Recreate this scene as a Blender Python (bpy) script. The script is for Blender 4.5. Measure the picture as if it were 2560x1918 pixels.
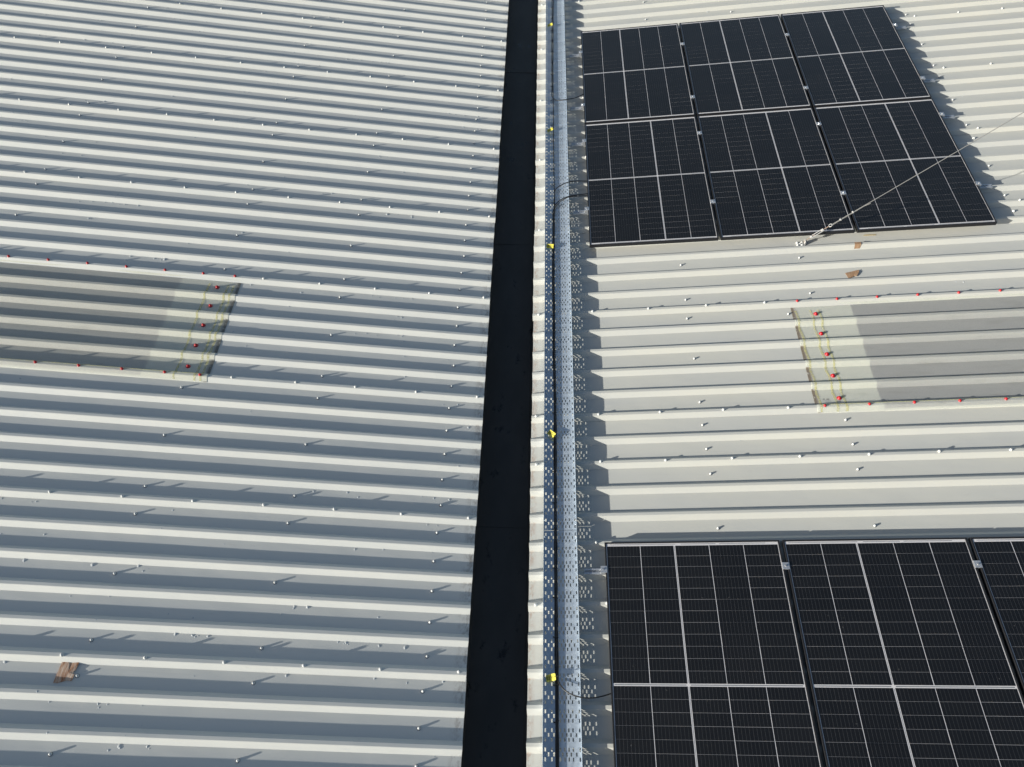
import bpy, bmesh, math, random
from mathutils import Vector, Matrix, noise

random.seed(7)
sc = bpy.context.scene
for o in list(bpy.data.objects):
    bpy.data.objects.remove(o, do_unlink=True)
C = sc.collection

# ------------------------------------------------------------------ camera
cam_d = bpy.data.cameras.new('camera')
cam_d.sensor_width = 36.0
cam_d.lens = 36.0 * 1830.28 / 2560.0
cam_d.clip_start = 0.05
cam_d.clip_end = 2000.0
cam = bpy.data.objects.new('camera', cam_d)
C.objects.link(cam)
RX = Vector((0.99944984, 0.03316639, 0.0))
RY = Vector((0.02684359, -0.80891584, -0.58731132))      # image down
RZ = Vector((-0.019479, 0.5869882, -0.80936112))          # view direction
CAM = Vector((-0.51768, -4.72910, 4.44532))
cam.matrix_world = Matrix(((RX.x, -RY.x, -RZ.x, CAM.x),
                           (RX.y, -RY.y, -RZ.y, CAM.y),
                           (RX.z, -RY.z, -RZ.z, CAM.z),
                           (0, 0, 0, 1)))
sc.camera = cam
sc.render.resolution_x = 1024
sc.render.resolution_y = 767

# ------------------------------------------------------------------ light
SUN = Vector((3.95, 1.72, -1.0)).normalized()             # direction the light travels
elev = math.asin(-SUN.z)
world = bpy.data.worlds.new('World')
sc.world = world
world.use_nodes = True
wn = world.node_tree
bg = wn.nodes['Background']
sky = wn.nodes.new('ShaderNodeTexSky')
sky.sky_type = 'NISHITA'
sky.sun_disc = False
sky.sun_elevation = elev
sky.sun_rotation = math.atan2(-SUN.x, -SUN.y)
sky.altitude = 50
sky.air_density = 1.0
sky.dust_density = 1.6
sky.ozone_density = 1.0
wn.links.new(sky.outputs[0], bg.inputs[0])
bg.inputs[1].default_value = 0.084
sun_d = bpy.data.lights.new('sun', 'SUN')
sun_d.energy = 4.8
sun_d.angle = math.radians(0.53)
sun_d.color = (1.0, 0.972, 0.885)
sun_o = bpy.data.objects.new('sun', sun_d)
C.objects.link(sun_o)
sun_o.rotation_mode = 'QUATERNION'
sun_o.rotation_quaternion = SUN.to_track_quat('-Z', 'Y')
sun_o.location = (-8, -4, 6)

sc.view_settings.view_transform = 'Standard'
sc.view_settings.look = 'None'
sc.view_settings.exposure = 0.48
sc.view_settings.gamma = 1.0
sc.view_settings.use_curve_mapping = False

# ------------------------------------------------------------------ roof planes
A_R = math.radians(6.206)
A_L = math.radians(6.343)
H = 0.032                                     # rib height
R_OFF = 0.05                                  # panel top above rib tops
nR = Vector((-math.sin(A_R), 0, math.cos(A_R)))
uR = Vector((math.cos(A_R), 0, math.sin(A_R)))
nL = Vector((math.sin(A_L), 0, math.cos(A_L)))
uL = Vector((math.cos(A_L), 0, -math.sin(A_L)))
YV = Vector((0, 1, 0))
O_R = -R_OFF * nR
O_L = Vector((0, 0, -0.174))


def frame(o, u, n):
    return Matrix(((u.x, 0, n.x, o.x), (u.y, 1, n.y, o.y), (u.z, 0, n.z, o.z), (0, 0, 0, 1)))


FR = frame(O_R, uR, nR)                       # local (u, v, n): n = 0 at the rib tops
FL = frame(O_L, uL, nL)
SK_R, PH_R, P_R = 0.00602, -2.548, 0.2015
SK_L, PH_L, P_L = 0.0167, -3.9765, 0.2


def rib_v(side, k, u):
    return (PH_R + P_R * k + SK_R * u) if side == 'R' else (PH_L + P_L * k + SK_L * u)


def eave_u(side, v):
    return (-0.489 - 0.0037 * v) if side == 'R' else (-0.843 - 0.004 * v)


def project(p):
    d = p - CAM
    z = d.dot(RZ)
    f = 1830.28
    return (f * d.dot(RX) / z + 1280, f * d.dot(RY) / z + 959) if z > 0 else (-9999, -9999)


def in_view(side, u, v, n=0, m=170):
    x, y = project((FR if side == 'R' else FL) @ Vector((u, v, n)))
    return -m < x < 2560 + m and -m < y < 1918 + m


# ------------------------------------------------------------------ helpers
def empty(name, M, label=None, cat=None, group=None):
    o = bpy.data.objects.new(name, None)
    o.empty_display_size = 0.1
    C.objects.link(o)
    o.matrix_world = M
    tag(o, label, cat, group)
    return o


def tag(o, label=None, cat=None, group=None, kind=None):
    if label:
        o['label'] = label
    if cat:
        o['category'] = cat
    if group:
        o['group'] = group
    if kind:
        o['kind'] = kind
    return o


def mesh_of(bm, name, mats, smooth=False):
    me = bpy.data.meshes.new(name)
    bm.normal_update()
    bm.to_mesh(me)
    bm.free()
    for m in (mats if isinstance(mats, (list, tuple)) else [mats]):
        me.materials.append(m)
    if smooth:
        me.polygons.foreach_set('use_smooth', [True] * len(me.polygons))
    return me


def place(name, me, parent=None, M=None):
    o = bpy.data.objects.new(name, me)
    C.objects.link(o)
    if parent is not None:
        o.parent = parent
        o.matrix_parent_inverse = Matrix.Identity(4)
        if M is not None:
            o.matrix_basis = M
    elif M is not None:
        o.matrix_world = M
    return o


def part(name, bm, mats, parent=None, M=None, smooth=False):
    return place(name, mesh_of(bm, name, mats, smooth), parent, M)


def T(x, y, z):
    return Matrix.Translation((x, y, z))


def RZm(a):
    return Matrix.Rotation(a, 4, 'Z')


def box(bm, x0, x1, y0, y1, z0, z1, M=None, mi=0):
    vs = [bm.verts.new((x, y, z)) for z in (z0, z1) for y in (y0, y1) for x in (x0, x1)]
    if M is not None:
        for v in vs:
            v.co = M @ v.co
    for f in ((0, 2, 3, 1), (4, 5, 7, 6), (0, 1, 5, 4), (2, 6, 7, 3), (1, 3, 7, 5), (0, 4, 6, 2)):
        fc = bm.faces.new([vs[i] for i in f])
        fc.material_index = mi
    return vs


def bevel_all(bm, w, seg=2):
    bmesh.ops.bevel(bm, geom=list(bm.edges), offset=w, segments=seg, affect='EDGES', profile=0.5)


def lathe(bm, prof, seg=12, M=None):
    rings = []
    for r, z in prof:
        if r < 1e-6:
            rings.append([bm.verts.new((0, 0, z))])
        else:
            rings.append([bm.verts.new((r * math.cos(2 * math.pi * i / seg), r * math.sin(2 * math.pi * i / seg), z)) for i in range(seg)])
    for a, b in zip(rings, rings[1:]):
        for i in range(seg):
            j = (i + 1) % seg
            if len(a) == 1 and len(b) == 1:
                continue
            if len(a) == 1:
                bm.faces.new((a[0], b[j], b[i])[::-1])
            elif len(b) == 1:
                bm.faces.new((a[i], a[j], b[0]))
            else:
                bm.faces.new((a[i], a[j], b[j], b[i]))
    if M is not None:
        for rg in rings:
            for v in rg:
                v.co = M @ v.co


def catmull(pts, n=8):
    P = [Vector(p) for p in pts]
    P = [P[0] * 2 - P[1]] + P + [P[-1] * 2 - P[-2]]
    out = []
    for i in range(1, len(P) - 2):
        for s in range(n):
            t = s / n
            a, b, c, d = P[i - 1], P[i], P[i + 1], P[i + 2]
            out.append(0.5 * ((2 * b) + (c - a) * t + (2 * a - 5 * b + 4 * c - d) * t * t + (3 * b - a - 3 * c + d) * t ** 3))
    out.append(P[-2])
    return out


def tube(bm, pts, r, seg=8, closed=False):
    pts = [Vector(p) for p in pts]
    n = len(pts)
    rings = []
    side = None
    for i, p in enumerate(pts):
        if closed:
            d = pts[(i + 1) % n] - pts[i - 1]
        else:
            d = pts[min(i + 1, n - 1)] - pts[max(i - 1, 0)]
        d.normalize()
        if side is None:
            side = d.cross(Vector((0, 0, 1)))
            if side.length < 1e-3:
                side = d.cross(Vector((1, 0, 0)))
        side = side - d * side.dot(d)
        side.normalize()
        up = side.cross(d)
        rings.append([bm.verts.new(p + (side * math.cos(2 * math.pi * k / seg) + up * math.sin(2 * math.pi * k / seg)) * r) for k in range(seg)])
    m = n if closed else n - 1
    for i in range(m):
        a, b = rings[i], rings[(i + 1) % n]
        for k in range(seg):
            l = (k + 1) % seg
            bm.faces.new((a[k], a[l], b[l], b[k]))
    if not closed:
        bm.faces.new(rings[0])
        bm.faces.new(rings[-1][::-1])


# ------------------------------------------------------------------ materials
def mat(name, col, rough=0.5, metal=0.0, spec=0.5):
    m = bpy.data.materials.new(name)
    m.use_nodes = True
    b = m.node_tree.nodes['Principled BSDF']
    b.inputs['Base Color'].default_value = (*col, 1)
    b.inputs['Roughness'].default_value = rough
    b.inputs['Metallic'].default_value = metal
    b.inputs['Specular IOR Level'].default_value = spec
    return m


class NT:
    def __init__(self, m):
        self.t = m.node_tree
        self.b = self.t.nodes.get('Principled BSDF')

    def n(self, typ, **kw):
        nd = self.t.nodes.new(typ)
        for k, v in kw.items():
            setattr(nd, k, v)
        return nd

    def l(self, a, b):
        self.t.links.new(a, b)

    def noise(self, vec, scale, detail=4, rough=0.55):
        nd = self.n('ShaderNodeTexNoise')
        nd.inputs['Scale'].default_value = scale
        nd.inputs['Detail'].default_value = detail
        nd.inputs['Roughness'].default_value = rough
        if vec is not None:
            self.l(vec, nd.inputs['Vector'])
        return nd.outputs['Fac']

    def ramp(self, v, a, b, lo=0.0, hi=1.0):
        nd = self.n('ShaderNodeMapRange')
        nd.inputs['From Min'].default_value = a
        nd.inputs['From Max'].default_value = b
        nd.inputs['To Min'].default_value = lo
        nd.inputs['To Max'].default_value = hi
        self.l(v, nd.inputs['Value'])
        return nd.outputs[0]

    def math(self, op, a, b=None):
        nd = self.n('ShaderNodeMath', operation=op)
        for i, x in enumerate((a, b)):
            if x is None:
                continue
            if isinstance(x, (int, float)):
                nd.inputs[i].default_value = x
            else:
                self.l(x, nd.inputs[i])
        return nd.outputs[0]

    def mix(self, f, a, b):
        nd = self.n('ShaderNodeMix', data_type='RGBA')
        if isinstance(f, (int, float)):
            nd.inputs[0].default_value = f
        else:
            self.l(f, nd.inputs[0])
        for i, x in ((6, a), (7, b)):
            if isinstance(x, tuple):
                nd.inputs[i].default_value = (*x, 1)
            else:
                self.l(x, nd.inputs[i])
        return nd.outputs[2]

    def coord(self, scale=None):
        tc = self.n('ShaderNodeTexCoord')
        if scale is None:
            return tc.outputs['Object']
        mp = self.n('ShaderNodeMapping')
        mp.inputs['Scale'].default_value = scale
        self.l(tc.outputs['Object'], mp.inputs['Vector'])
        return mp.outputs[0]

    def xyz(self, v):
        s = self.n('ShaderNodeSeparateXYZ')
        self.l(v, s.inputs[0])
        return s.outputs

    def bump(self, h, strength, dist):
        bp = self.n('ShaderNodeBump')
        bp.inputs['Strength'].default_value = strength
        bp.inputs['Distance'].default_value = dist
        self.l(h, bp.inputs['Height'])
        self.l(bp.outputs[0], self.b.inputs['Normal'])


def roof_paint(side):
    m = mat('painted_steel_' + side, (0.70, 0.70, 0.67), 0.42)
    k = NT(m)
    co = k.coord()
    x, y, z = k.xyz(co)
    g = 0.815 if side == 'R' else 1.03        # the right-hand sheets are older and duller
    base = (0.705 * g, 0.70 * g, (0.655 if side == 'L' else 0.640) * g)
    oi = k.n('ShaderNodeObjectInfo')
    soft = k.noise(k.coord((0.6, 3.0, 1)), 1.4, 3)
    col = k.mix(k.ramp(soft, 0.35, 0.7), base, (0.655 * g, 0.66 * g, 0.630 * g))
    grime = k.noise(k.coord((2.0, 9.0, 4)), 6.0, 6, 0.65)
    col = k.mix(k.ramp(grime, 0.58, 0.82, 0, 0.22), col, (0.42, 0.40, 0.36))
    speck = k.noise(co, 160.0, 2)
    col = k.mix(k.ramp(speck, 0.74, 0.80, 0, 0.35), col, (0.25, 0.23, 0.20))
    col = k.mix(k.ramp(oi.outputs['Random'], 0, 1, 0, 0.10), col, (0.52 * g, 0.525 * g, 0.51 * g))
    streak = k.ramp(k.noise(k.coord((0.35, 30.0, 4)), 2.0, 4, 0.6), 0.60, 0.80, 0, 0.16)
    col = k.mix(streak, col, (0.45, 0.44, 0.41))
    # dirt left by run-off on the last hand's breadth of each trough
    if side == 'R':
        e = k.math('ADD', x, k.math('MULTIPLY', y, 0.0037))
        d = k.math('ADD', e, 0.489)
        rust = (0.36, 0.22, 0.15)
        near = k.ramp(d, 0.016, 0.050, 1, 0)
        skip = k.ramp(d, 0.0, 0.010, 0.1, 1)
    else:
        e = k.math('ADD', x, k.math('MULTIPLY', y, 0.004))
        d = k.math('MULTIPLY', k.math('ADD', e, 0.843), -1.0)
        rust = (0.27, 0.235, 0.20)
        near = k.ramp(d, 0.022, 0.085, 1, 0)
        skip = k.ramp(d, 0.0, 0.012, 0.35, 1)
    trough = k.ramp(z, -0.024, -0.031, 0, 1)
    nz = k.ramp(k.noise(k.coord((26, 14, 10)), 1.6, 5, 0.7), 0.42, 0.66)
    f = k.math('MULTIPLY', k.math('MULTIPLY', near, skip), k.math('MULTIPLY', trough, nz))
    col = k.mix(k.math('MULTIPLY', f, 0.75), col, rust)
    k.l(col, k.b.inputs['Base Color'])
    k.l(k.ramp(grime, 0.3, 0.8, 0.38, 0.52), k.b.inputs['Roughness'])
    dent = k.noise(k.coord((0.9, 2.2, 1)), 2.6, 2)
    k.bump(dent, 0.5, 0.007)
    return m


M_PL = roof_paint('L')
M_PR = roof_paint('R')

M_CAP = mat('screw_cap_white', (0.62, 0.63, 0.62), 0.35)
M_WASH = mat('screw_washer', (0.17, 0.17, 0.17), 0.6)
M_RED = mat('screw_cap_red', (0.48, 0.012, 0.02), 0.34)


def grp(side):
    m = bpy.data.materials.new('fibreglass_' + side)
    m.use_nodes = True
    k = NT(m)
    b = k.b
    co = k.coord()
    x, y, z = k.xyz(co)
    wv = k.noise(k.coord((60, 420, 60)), 1.0, 3, 0.7)
    wv2 = k.noise(k.coord((420, 90, 90)), 1.0, 3, 0.7)
    weave = k.math('MULTIPLY', k.math('ADD', wv, wv2), 0.5)
    col = k.mix(k.ramp(weave, 0.38, 0.62), *(((0.80, 0.78, 0.70), (0.97, 0.955, 0.87)) if side == 'L' else ((0.70, 0.705, 0.68), (0.92, 0.92, 0.89))))
    streak = k.noise(k.coord((1.5, 8, 2)), 3.0, 5)
    col = k.mix(k.ramp(streak, 0.55, 0.8, 0, 0.35), col, (0.45, 0.44, 0.38))
    # dirt caught under the cut end of the sheet, in the troughs
    if side == 'R':
        d = k.math('SUBTRACT', x, 1.565)
    else:
        d = k.math('SUBTRACT', -2.868, x)
    near = k.ramp(d, 0.016, 0.050, 1, 0)
    trough = k.ramp(z, -0.019, -0.026, 0, 1)
    nz = k.ramp(k.noise(k.coord((30, 22, 22)), 1.5, 5, 0.7), 0.27, 0.43)
    f = k.math('MULTIPLY', k.math('MULTIPLY', near, trough), nz)
    col = k.mix(k.math('MULTIPLY', f, 0.88), col, (0.15, 0.105, 0.06) if side == 'R' else (0.075, 0.078, 0.07))
    k.l(col, b.inputs['Base Color'])
    b.inputs['Roughness'].default_value = 0.38
    k.bump(weave, 0.5, 0.0015)
    tr = k.n('ShaderNodeBsdfTranslucent')
    tr.inputs[0].default_value = (0.93, 0.95, 0.86, 1)
    mx = k.n('ShaderNodeMixShader')
    k.l(k.math('MULTIPLY', k.math('SUBTRACT', 1.0, f), 0.43 if side == 'L' else 0.57), mx.inputs[0])
    k.l(b.outputs[0], mx.inputs[1])
    k.l(tr.outputs[0], mx.inputs[2])
    out = k.t.nodes['Material Output']
    k.l(mx.outputs[0], out.inputs['Surface'])
    return m


M_GL, M_GR = grp('L'), grp('R')
M_SEAL = mat('sealant_yellow', (0.62, 0.59, 0.27), 0.6)
k = NT(M_SEAL)
tr = k.n('ShaderNodeBsdfTransparent')
mx = k.n('ShaderNodeMixShader')
k.l(k.ramp(k.noise(k.coord(), 60, 3), 0.3, 0.7, 0.30, 0.80), mx.inputs[0])
k.l(k.b.outputs[0], mx.inputs[1])
k.l(tr.outputs[0], mx.inputs[2])
k.l(mx.outputs[0], k.t.nodes['Material Output'].inputs['Surface'])
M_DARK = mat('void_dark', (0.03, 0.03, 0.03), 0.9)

M_GUT = mat('gutter_lining', (0.045, 0.047, 0.05), 0.45)
k = NT(M_GUT)
co = k.coord()
x_, y_, z_ = k.xyz(co)
cl = k.mix(k.ramp(k.noise(k.coord((2, 0.9, 1)), 2.2, 5), 0.35, 0.7), (0.056, 0.053, 0.047), (0.078, 0.074, 0.067))
cl = k.mix(k.ramp(k.noise(k.coord((6, 6, 6)), 14, 4), 0.64, 0.78, 0, 0.6), cl, (0.026, 0.025, 0.023))
wet = k.math('MULTIPLY', k.ramp(k.noise(k.coord((3.2, 2.0, 1)), 2.0, 6, 0.65), 0.59, 0.66), k.ramp(x_, -0.64, -0.52))
cl = k.mix(wet, cl, (0.010, 0.010, 0.009))
k.l(cl, k.b.inputs['Base Color'])
k.l(k.ramp(wet, 0, 1, 0.5, 0.25), k.b.inputs['Roughness'])
k.bump(k.noise(k.coord((3, 1.5, 1)), 5, 4), 0.3, 0.006)

M_GALV = mat('galvanised_steel', (0.45, 0.47, 0.48), 0.36, 0.60)
k = NT(M_GALV)
vo = k.n('ShaderNodeTexVoronoi')
vo.inputs['Scale'].default_value = 70
k.l(k.coord(), vo.inputs['Vector'])
sp = k.xyz(vo.outputs['Color'])[0]
big = k.noise(k.coord((5, 1.2, 2)), 3, 4)
gc = k.mix(k.ramp(sp, 0, 1), (0.60, 0.67, 0.75), (0.66, 0.73, 0.80))
gc = k.mix(k.ramp(big, 0.5, 0.75, 0, 0.5), gc, (0.56, 0.63, 0.70))
k.l(gc, k.b.inputs['Base Color'])
k.l(k.ramp(sp, 0, 1, 0.30, 0.44), k.b.inputs['Roughness'])

M_ALU = mat('aluminium', (0.72, 0.74, 0.77), 0.32, 0.75)
k = NT(M_ALU)
k.l(k.ramp(k.noise(k.coord(), 90, 3), 0.3, 0.7, 0.25, 0.42), k.b.inputs['Roughness'])
M_STEEL = mat('bolt_steel', (0.75, 0.75, 0.74), 0.25, 0.9)
M_FRAME = mat('black_anodised', (0.018, 0.018, 0.020), 0.38)
M_BACK = mat('backsheet_white', (0.72, 0.70, 0.71), 0.55)
M_RIBBON = mat('ribbon_grey', (0.30, 0.31, 0.33), 0.4, 0.4)

M_CELL = mat('silicon_cell', (0.014, 0.014, 0.017), 0.45)
k = NT(M_CELL)
tc = k.n('ShaderNodeTexCoord')
cx, cy, cz = k.xyz(tc.outputs['Object'])
fr = k.math('FRACT', k.math('ADD', k.math('MULTIPLY', cx, 10 / 0.209), 0.5))
line = k.math('LESS_THAN', k.math('ABSOLUTE', k.math('SUBTRACT', fr, 0.5)), 0.030)
oi = k.n('ShaderNodeObjectInfo')
tone = k.ramp(oi.outputs['Random'], 0, 1)
cc = k.mix(tone, (0.0036, 0.0036, 0.0044), (0.0056, 0.0056, 0.0064))
cc = k.mix(k.math('MULTIPLY', line, 0.45), cc, (0.16, 0.16, 0.165))
k.l(cc, k.b.inputs['Base Color'])

M_GLASS = bpy.data.materials.new('module_glass')
M_GLASS.use_nodes = True
k = NT(M_GLASS)
tr = k.n('ShaderNodeBsdfTransparent')
gl = k.n('ShaderNodeBsdfGlossy')
gl.inputs['Roughness'].default_value = 0.09
gl.inputs['Color'].default_value = (0.92, 0.87, 0.82, 1)
df = k.n('ShaderNodeBsdfDiffuse')
df.inputs[0].default_value = (0.55, 0.54, 0.52, 1)
ge = k.n('ShaderNodeNewGeometry')
dp = k.n('ShaderNodeVectorMath', operation='DOT_PRODUCT')
k.l(ge.outputs['Incoming'], dp.inputs[0])
k.l(ge.outputs['Normal'], dp.inputs[1])
sch = k.math('POWER', k.math('SUBTRACT', 1.0, k.math('ABSOLUTE', dp.outputs['Value'])), 5.0)
fz = k.math('ADD', 0.020, k.math('MULTIPLY', sch, 0.975))
m1 = k.n('ShaderNodeMixShader')
k.l(fz, m1.inputs[0])
k.l(tr.outputs[0], m1.inputs[1])
k.l(gl.outputs[0], m1.inputs[2])
vo = k.n('ShaderNodeTexVoronoi')
vo.inputs['Scale'].default_value = 17
oi = k.n('ShaderNodeObjectInfo')
ad = k.n('ShaderNodeVectorMath', operation='ADD')
tc = k.n('ShaderNodeTexCoord')
k.l(tc.outputs['Object'], ad.inputs[0])
k.l(oi.outputs['Location'], ad.inputs[1])
k.l(ad.outputs[0], vo.inputs['Vector'])
rnd = k.xyz(vo.outputs['Color'])[1]
spot = k.math('MULTIPLY', k.math('LESS_THAN', vo.outputs['Distance'], 0.055), k.math('GREATER_THAN', rnd, 0.72))
dust = k.ramp(k.noise(ad.outputs[0], 3.0, 5), 0.35, 0.8, 0.0, 0.0035)
fac = k.math('ADD', k.math('MULTIPLY', spot, 0.12), dust)
m2 = k.n('ShaderNodeMixShader')
k.l(fac, m2.inputs[0])
k.l(m1.outputs[0], m2.inputs[1])
k.l(df.outputs[0], m2.inputs[2])
k.l(m2.outputs[0], k.t.nodes['Material Output'].inputs['Surface'])

M_CABLE = mat('cable_black', (0.016, 0.016, 0.017), 0.42)
M_TAG = mat('tag_yellow', (0.78, 0.70, 0.10), 0.45)
M_INK = mat('ink_black', (0.02, 0.02, 0.015), 0.6)
M_WIRE = mat('wire_rope', (0.42, 0.41, 0.39), 0.4, 0.6)
M_ZINC = mat('zinc_fitting', (0.66, 0.65, 0.63), 0.4, 0.45)
M_RUST = mat('rusty_thread', (0.30, 0.22, 0.17), 0.7)


def cardboard(name, a, b, sc_=(30, 6, 6)):
    m = mat(name, a, 0.8)
    k = NT(m)
    nz = k.noise(k.coord(sc_), 2.5, 5, 0.65)
    k.l(k.mix(k.ramp(nz, 0.38, 0.66), a, b), k.b.inputs['Base Color'])
    k.bump(nz, 0.5, 0.002)
    return m


M_CARD = cardboard('cardboard', (0.27, 0.155, 0.085), (0.38, 0.25, 0.155))
M_WOODY = cardboard('weathered_card', (0.34, 0.14, 0.06), (0.72, 0.58, 0.46), (26, 5, 5))
M_TAPE = cardboard('tape_pale', (0.42, 0.34, 0.20), (0.52, 0.45, 0.30))
M_WATER = mat('water_drop', (0.60, 0.62, 0.62), 0.08)
M_WATER.node_tree.nodes['Principled BSDF'].inputs['Coat Weight'].default_value = 0.6
M_GROUND = mat('ground_asphalt', (0.06, 0.06, 0.058), 0.9)
k = NT(M_GROUND)
k.l(k.mix(k.noise(k.coord(), 0.6, 6), (0.045, 0.045, 0.044), (0.08, 0.078, 0.072)), k.b.inputs['Base Color'])

# ------------------------------------------------------------------ roof sheets
# rib cross-section, offsets along v from the near top edge of the rib, and height n
RIB = [(-0.0285, -H), (-0.0250, -H + 0.0030), (-0.0020, -0.0022), (0.0015, 0.0), (0.0205, 0.0),
       (0.0240, -0.0022), (0.0470, -H + 0.0030), (0.0505, -H)]


def sheet_profile(nrib, lift, pitch, last_gap=True):
    pts = []
    for i in range(nrib):
        for j, (dv, n) in enumerate(RIB):
            up = lift if i == 0 else 0.0
            pts.append((i * pitch + dv, n + up))
        # two points across the trough so that it can sag a little
        pts.append((i * pitch + 0.095, -H + (lift * 0.3 if i == 0 else 0)))
        pts.append((i * pitch + 0.138, -H))
    if last_gap:
        pts.append((nrib * pitch - 0.0270, -H + 0.0002))
        pts.append((nrib * pitch - 0.0140, -0.0165))     # runs up underneath the next sheet
    return pts


def corrugated(side, k0, nrib, u0, u1, lift, m, base=0.0, wob=0.0011, seed=0.0, step=0.22, ends=None, trim=(0.0, 0.0)):
    """sheet whose first rib is rib k0, running from u0 (callable of v or number) to u1"""
    pitch = P_R if side == 'R' else P_L
    prof = sheet_profile(nrib, lift, pitch)
    if trim[0]:
        prof = [(-trim[0] - 0.004, -0.0165 + lift)] + [p for p in prof[2:]]
        prof[0] = (-0.0135, -0.0175 + lift)
    if trim[1]:
        prof = prof[:-1] + [(prof[-1][0], prof[-1][1])]
    bm = bmesh.new()
    ns = max(2, int(abs((u1 if not callable(u1) else -0.5) - (u0 if not callable(u0) else -0.5)) / step))
    rows = []
    for i in range(ns + 1):
        row = []
        t = i / ns
        for dv, n in prof:
            vv = rib_v(side, k0, 0) + dv
            a = u0(vv) if callable(u0) else u0
            b = u1(vv) if callable(u1) else u1
            u = a + (b - a) * t
            v = rib_v(side, k0, u) + dv
            w = noise.noise(Vector((u * 1.7 + seed, v * 3.1, 2.0))) * wob
            w2 = noise.noise(Vector((u * 1.3, v * 2.0 + seed, 9.0))) * wob * 0.8
            sag = -0.0008 if n < -H + 0.001 else 0
            row.append(bm.verts.new((u, v + w2, n + base + w + sag)))
        rows.append(row)
    for r, s in zip(rows, rows[1:]):
        for j in range(len(prof) - 1):
            bm.faces.new((r[j], s[j], s[j + 1], r[j + 1]))
    for f in bm.faces:
        if f.normal.z == 0:
            f.normal_update()
    bmesh.ops.recalc_face_normals(bm, faces=bm.faces)
    bm.normal_update()
    if bm.faces[:][0].normal.z < 0 if hasattr(bm.faces, '__getitem__') else False:
        bmesh.ops.reverse_faces(bm, faces=bm.faces)
    me = mesh_of(bm, 'roof_sheet', m)
    return me


def solid(o, t):
    md = o.modifiers.new('thickness', 'SOLIDIFY')
    md.thickness = t
    md.offset = -1.0
    return o


# screw: dark washer and a tall cap
bm = bmesh.new()
lathe(bm, [(0.0, 0.0), (0.0112, 0.0), (0.0116, 0.0012), (0.0085, 0.0026), (0.0068, 0.0030)], 14)
for f in bm.faces:
    f.material_index = 1
lathe(bm, [(0.0092, 0.0024), (0.0086, 0.0044), (0.0070, 0.0052), (0.0064, 0.0118), (0.0050, 0.0142), (0.0, 0.0150)], 14)
ME_SCREW = mesh_of(bm, 'screw', [M_CAP, M_WASH], True)
bm = bmesh.new()
lathe(bm, [(0.0104, 0.0), (0.0104, 0.0020), (0.0088, 0.0030), (0.0084, 0.0100), (0.0066, 0.0128), (0.0, 0.0138)], 14)
ME_STITCH = mesh_of(bm, 'screw', [M_CAP], True)
bm = bmesh.new()
lathe(bm, [(0.0150, 0.0), (0.0152, 0.0018), (0.0118, 0.0040), (0.0098, 0.0050), (0.0090, 0.0128), (0.0068, 0.0158), (0.0, 0.0168)], 16)
ME_RED = mesh_of(bm, 'screw_cap', [M_RED], True)
bm = bmesh.new()
lathe(bm, [(0.0108, 0.0), (0.0108, 0.0022), (0.0090, 0.0032), (0.0086, 0.0105), (0.0066, 0.0135), (0.0, 0.0145)], 14)
ME_RED_S = mesh_of(bm, 'screw_cap', [M_RED], True)

roofL = empty('roof_slope', FL, 'left roof slope of white ribbed steel sheets falling to the black gutter', 'roof')
roofR = empty('roof_slope', FR, 'right roof slope of white ribbed steel sheets carrying the solar panels', 'roof')

sheets = {'L': [], 'R': []}
# left: sheets are five ribs wide; the bay of ribs 12-17 is cut short for the rooflight
for i, k0 in enumerate(range(-13, 58, 5)):
    far = -3.331 if k0 == 12 else -8.2
    jit = random.uniform(-0.003, 0.003)
    me = corrugated('L', k0, 5, far, lambda v, j=jit: eave_u('L', v) + j, 0.0013, M_PL, seed=i * 3.7)
    o = solid(place('roof_sheet', me, roofL), 0.0008)
    sheets['L'].append((k0, k0 + 5, o))
lapsR = [-18, -13, -8, -3, 2, 4] + list(range(9, 50, 5))
for i, (k0, k1) in enumerate(zip(lapsR, lapsR[1:])):
    far = 2.022 if k0 == 4 else 7.4
    jit = random.uniform(-0.003, 0.003)
    me = corrugated('R', k0, k1 - k0, lambda v, j=jit: eave_u('R', v) + j, far, 0.0013, M_PR, seed=40 + i * 2.9)
    o = solid(place('roof_sheet', me, roofR), 0.0008)
    sheets['R'].append((k0, k1, o))


def host(side, k):
    for a, b, o in sheets[side]:
        if a <= k < b:
            return o


def screw(side, k, u, kind, off=None, force=False):
    pitch = P_R if side == 'R' else P_L
    if kind == 'trough':
        v = rib_v(side, math.floor(k), u) + pitch * (0.545 if off is None else off)
        n = -H
        me = ME_SCREW
    else:
        v = rib_v(side, k, u) + 0.0105
        n = 0.0012
        me = ME_STITCH
    if not in_view(side, u, v):
        return
    o = host(side, math.floor(k))
    tilt = Matrix.Rotation(random.gauss(0, 0.06), 4, 'X') @ Matrix.Rotation(random.gauss(0, 0.06), 4, 'Y')
    place('screw', me, o, T(u + random.gauss(0, 0.004), v + random.gauss(0, 0.003), n) @ tilt)


# left slope screws
for kk in range(-3, 47):
    screw('L', kk, -1.0756 - 0.0013 * kk, 'trough')
for lap in range(-3, 47, 5):
    for d in (0, 2, 4):
        for u0, dr in ((-2.050, -0.0010), (-3.018, -0.0010), (-4.826, -0.0002)):
            kk = lap + d
            if 12 <= kk < 17 and u0 < -2.5:
                continue
            screw('L', kk, u0 + dr * kk, 'trough')
for lap in range(-3, 47, 5):
    for m in range(14):
        u = -0.8785 - 0.001 * lap - 0.45 * m
        if lap in (12, 17) and u < -2.75:
            continue
        screw('L', lap, u, 'stitch')
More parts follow.
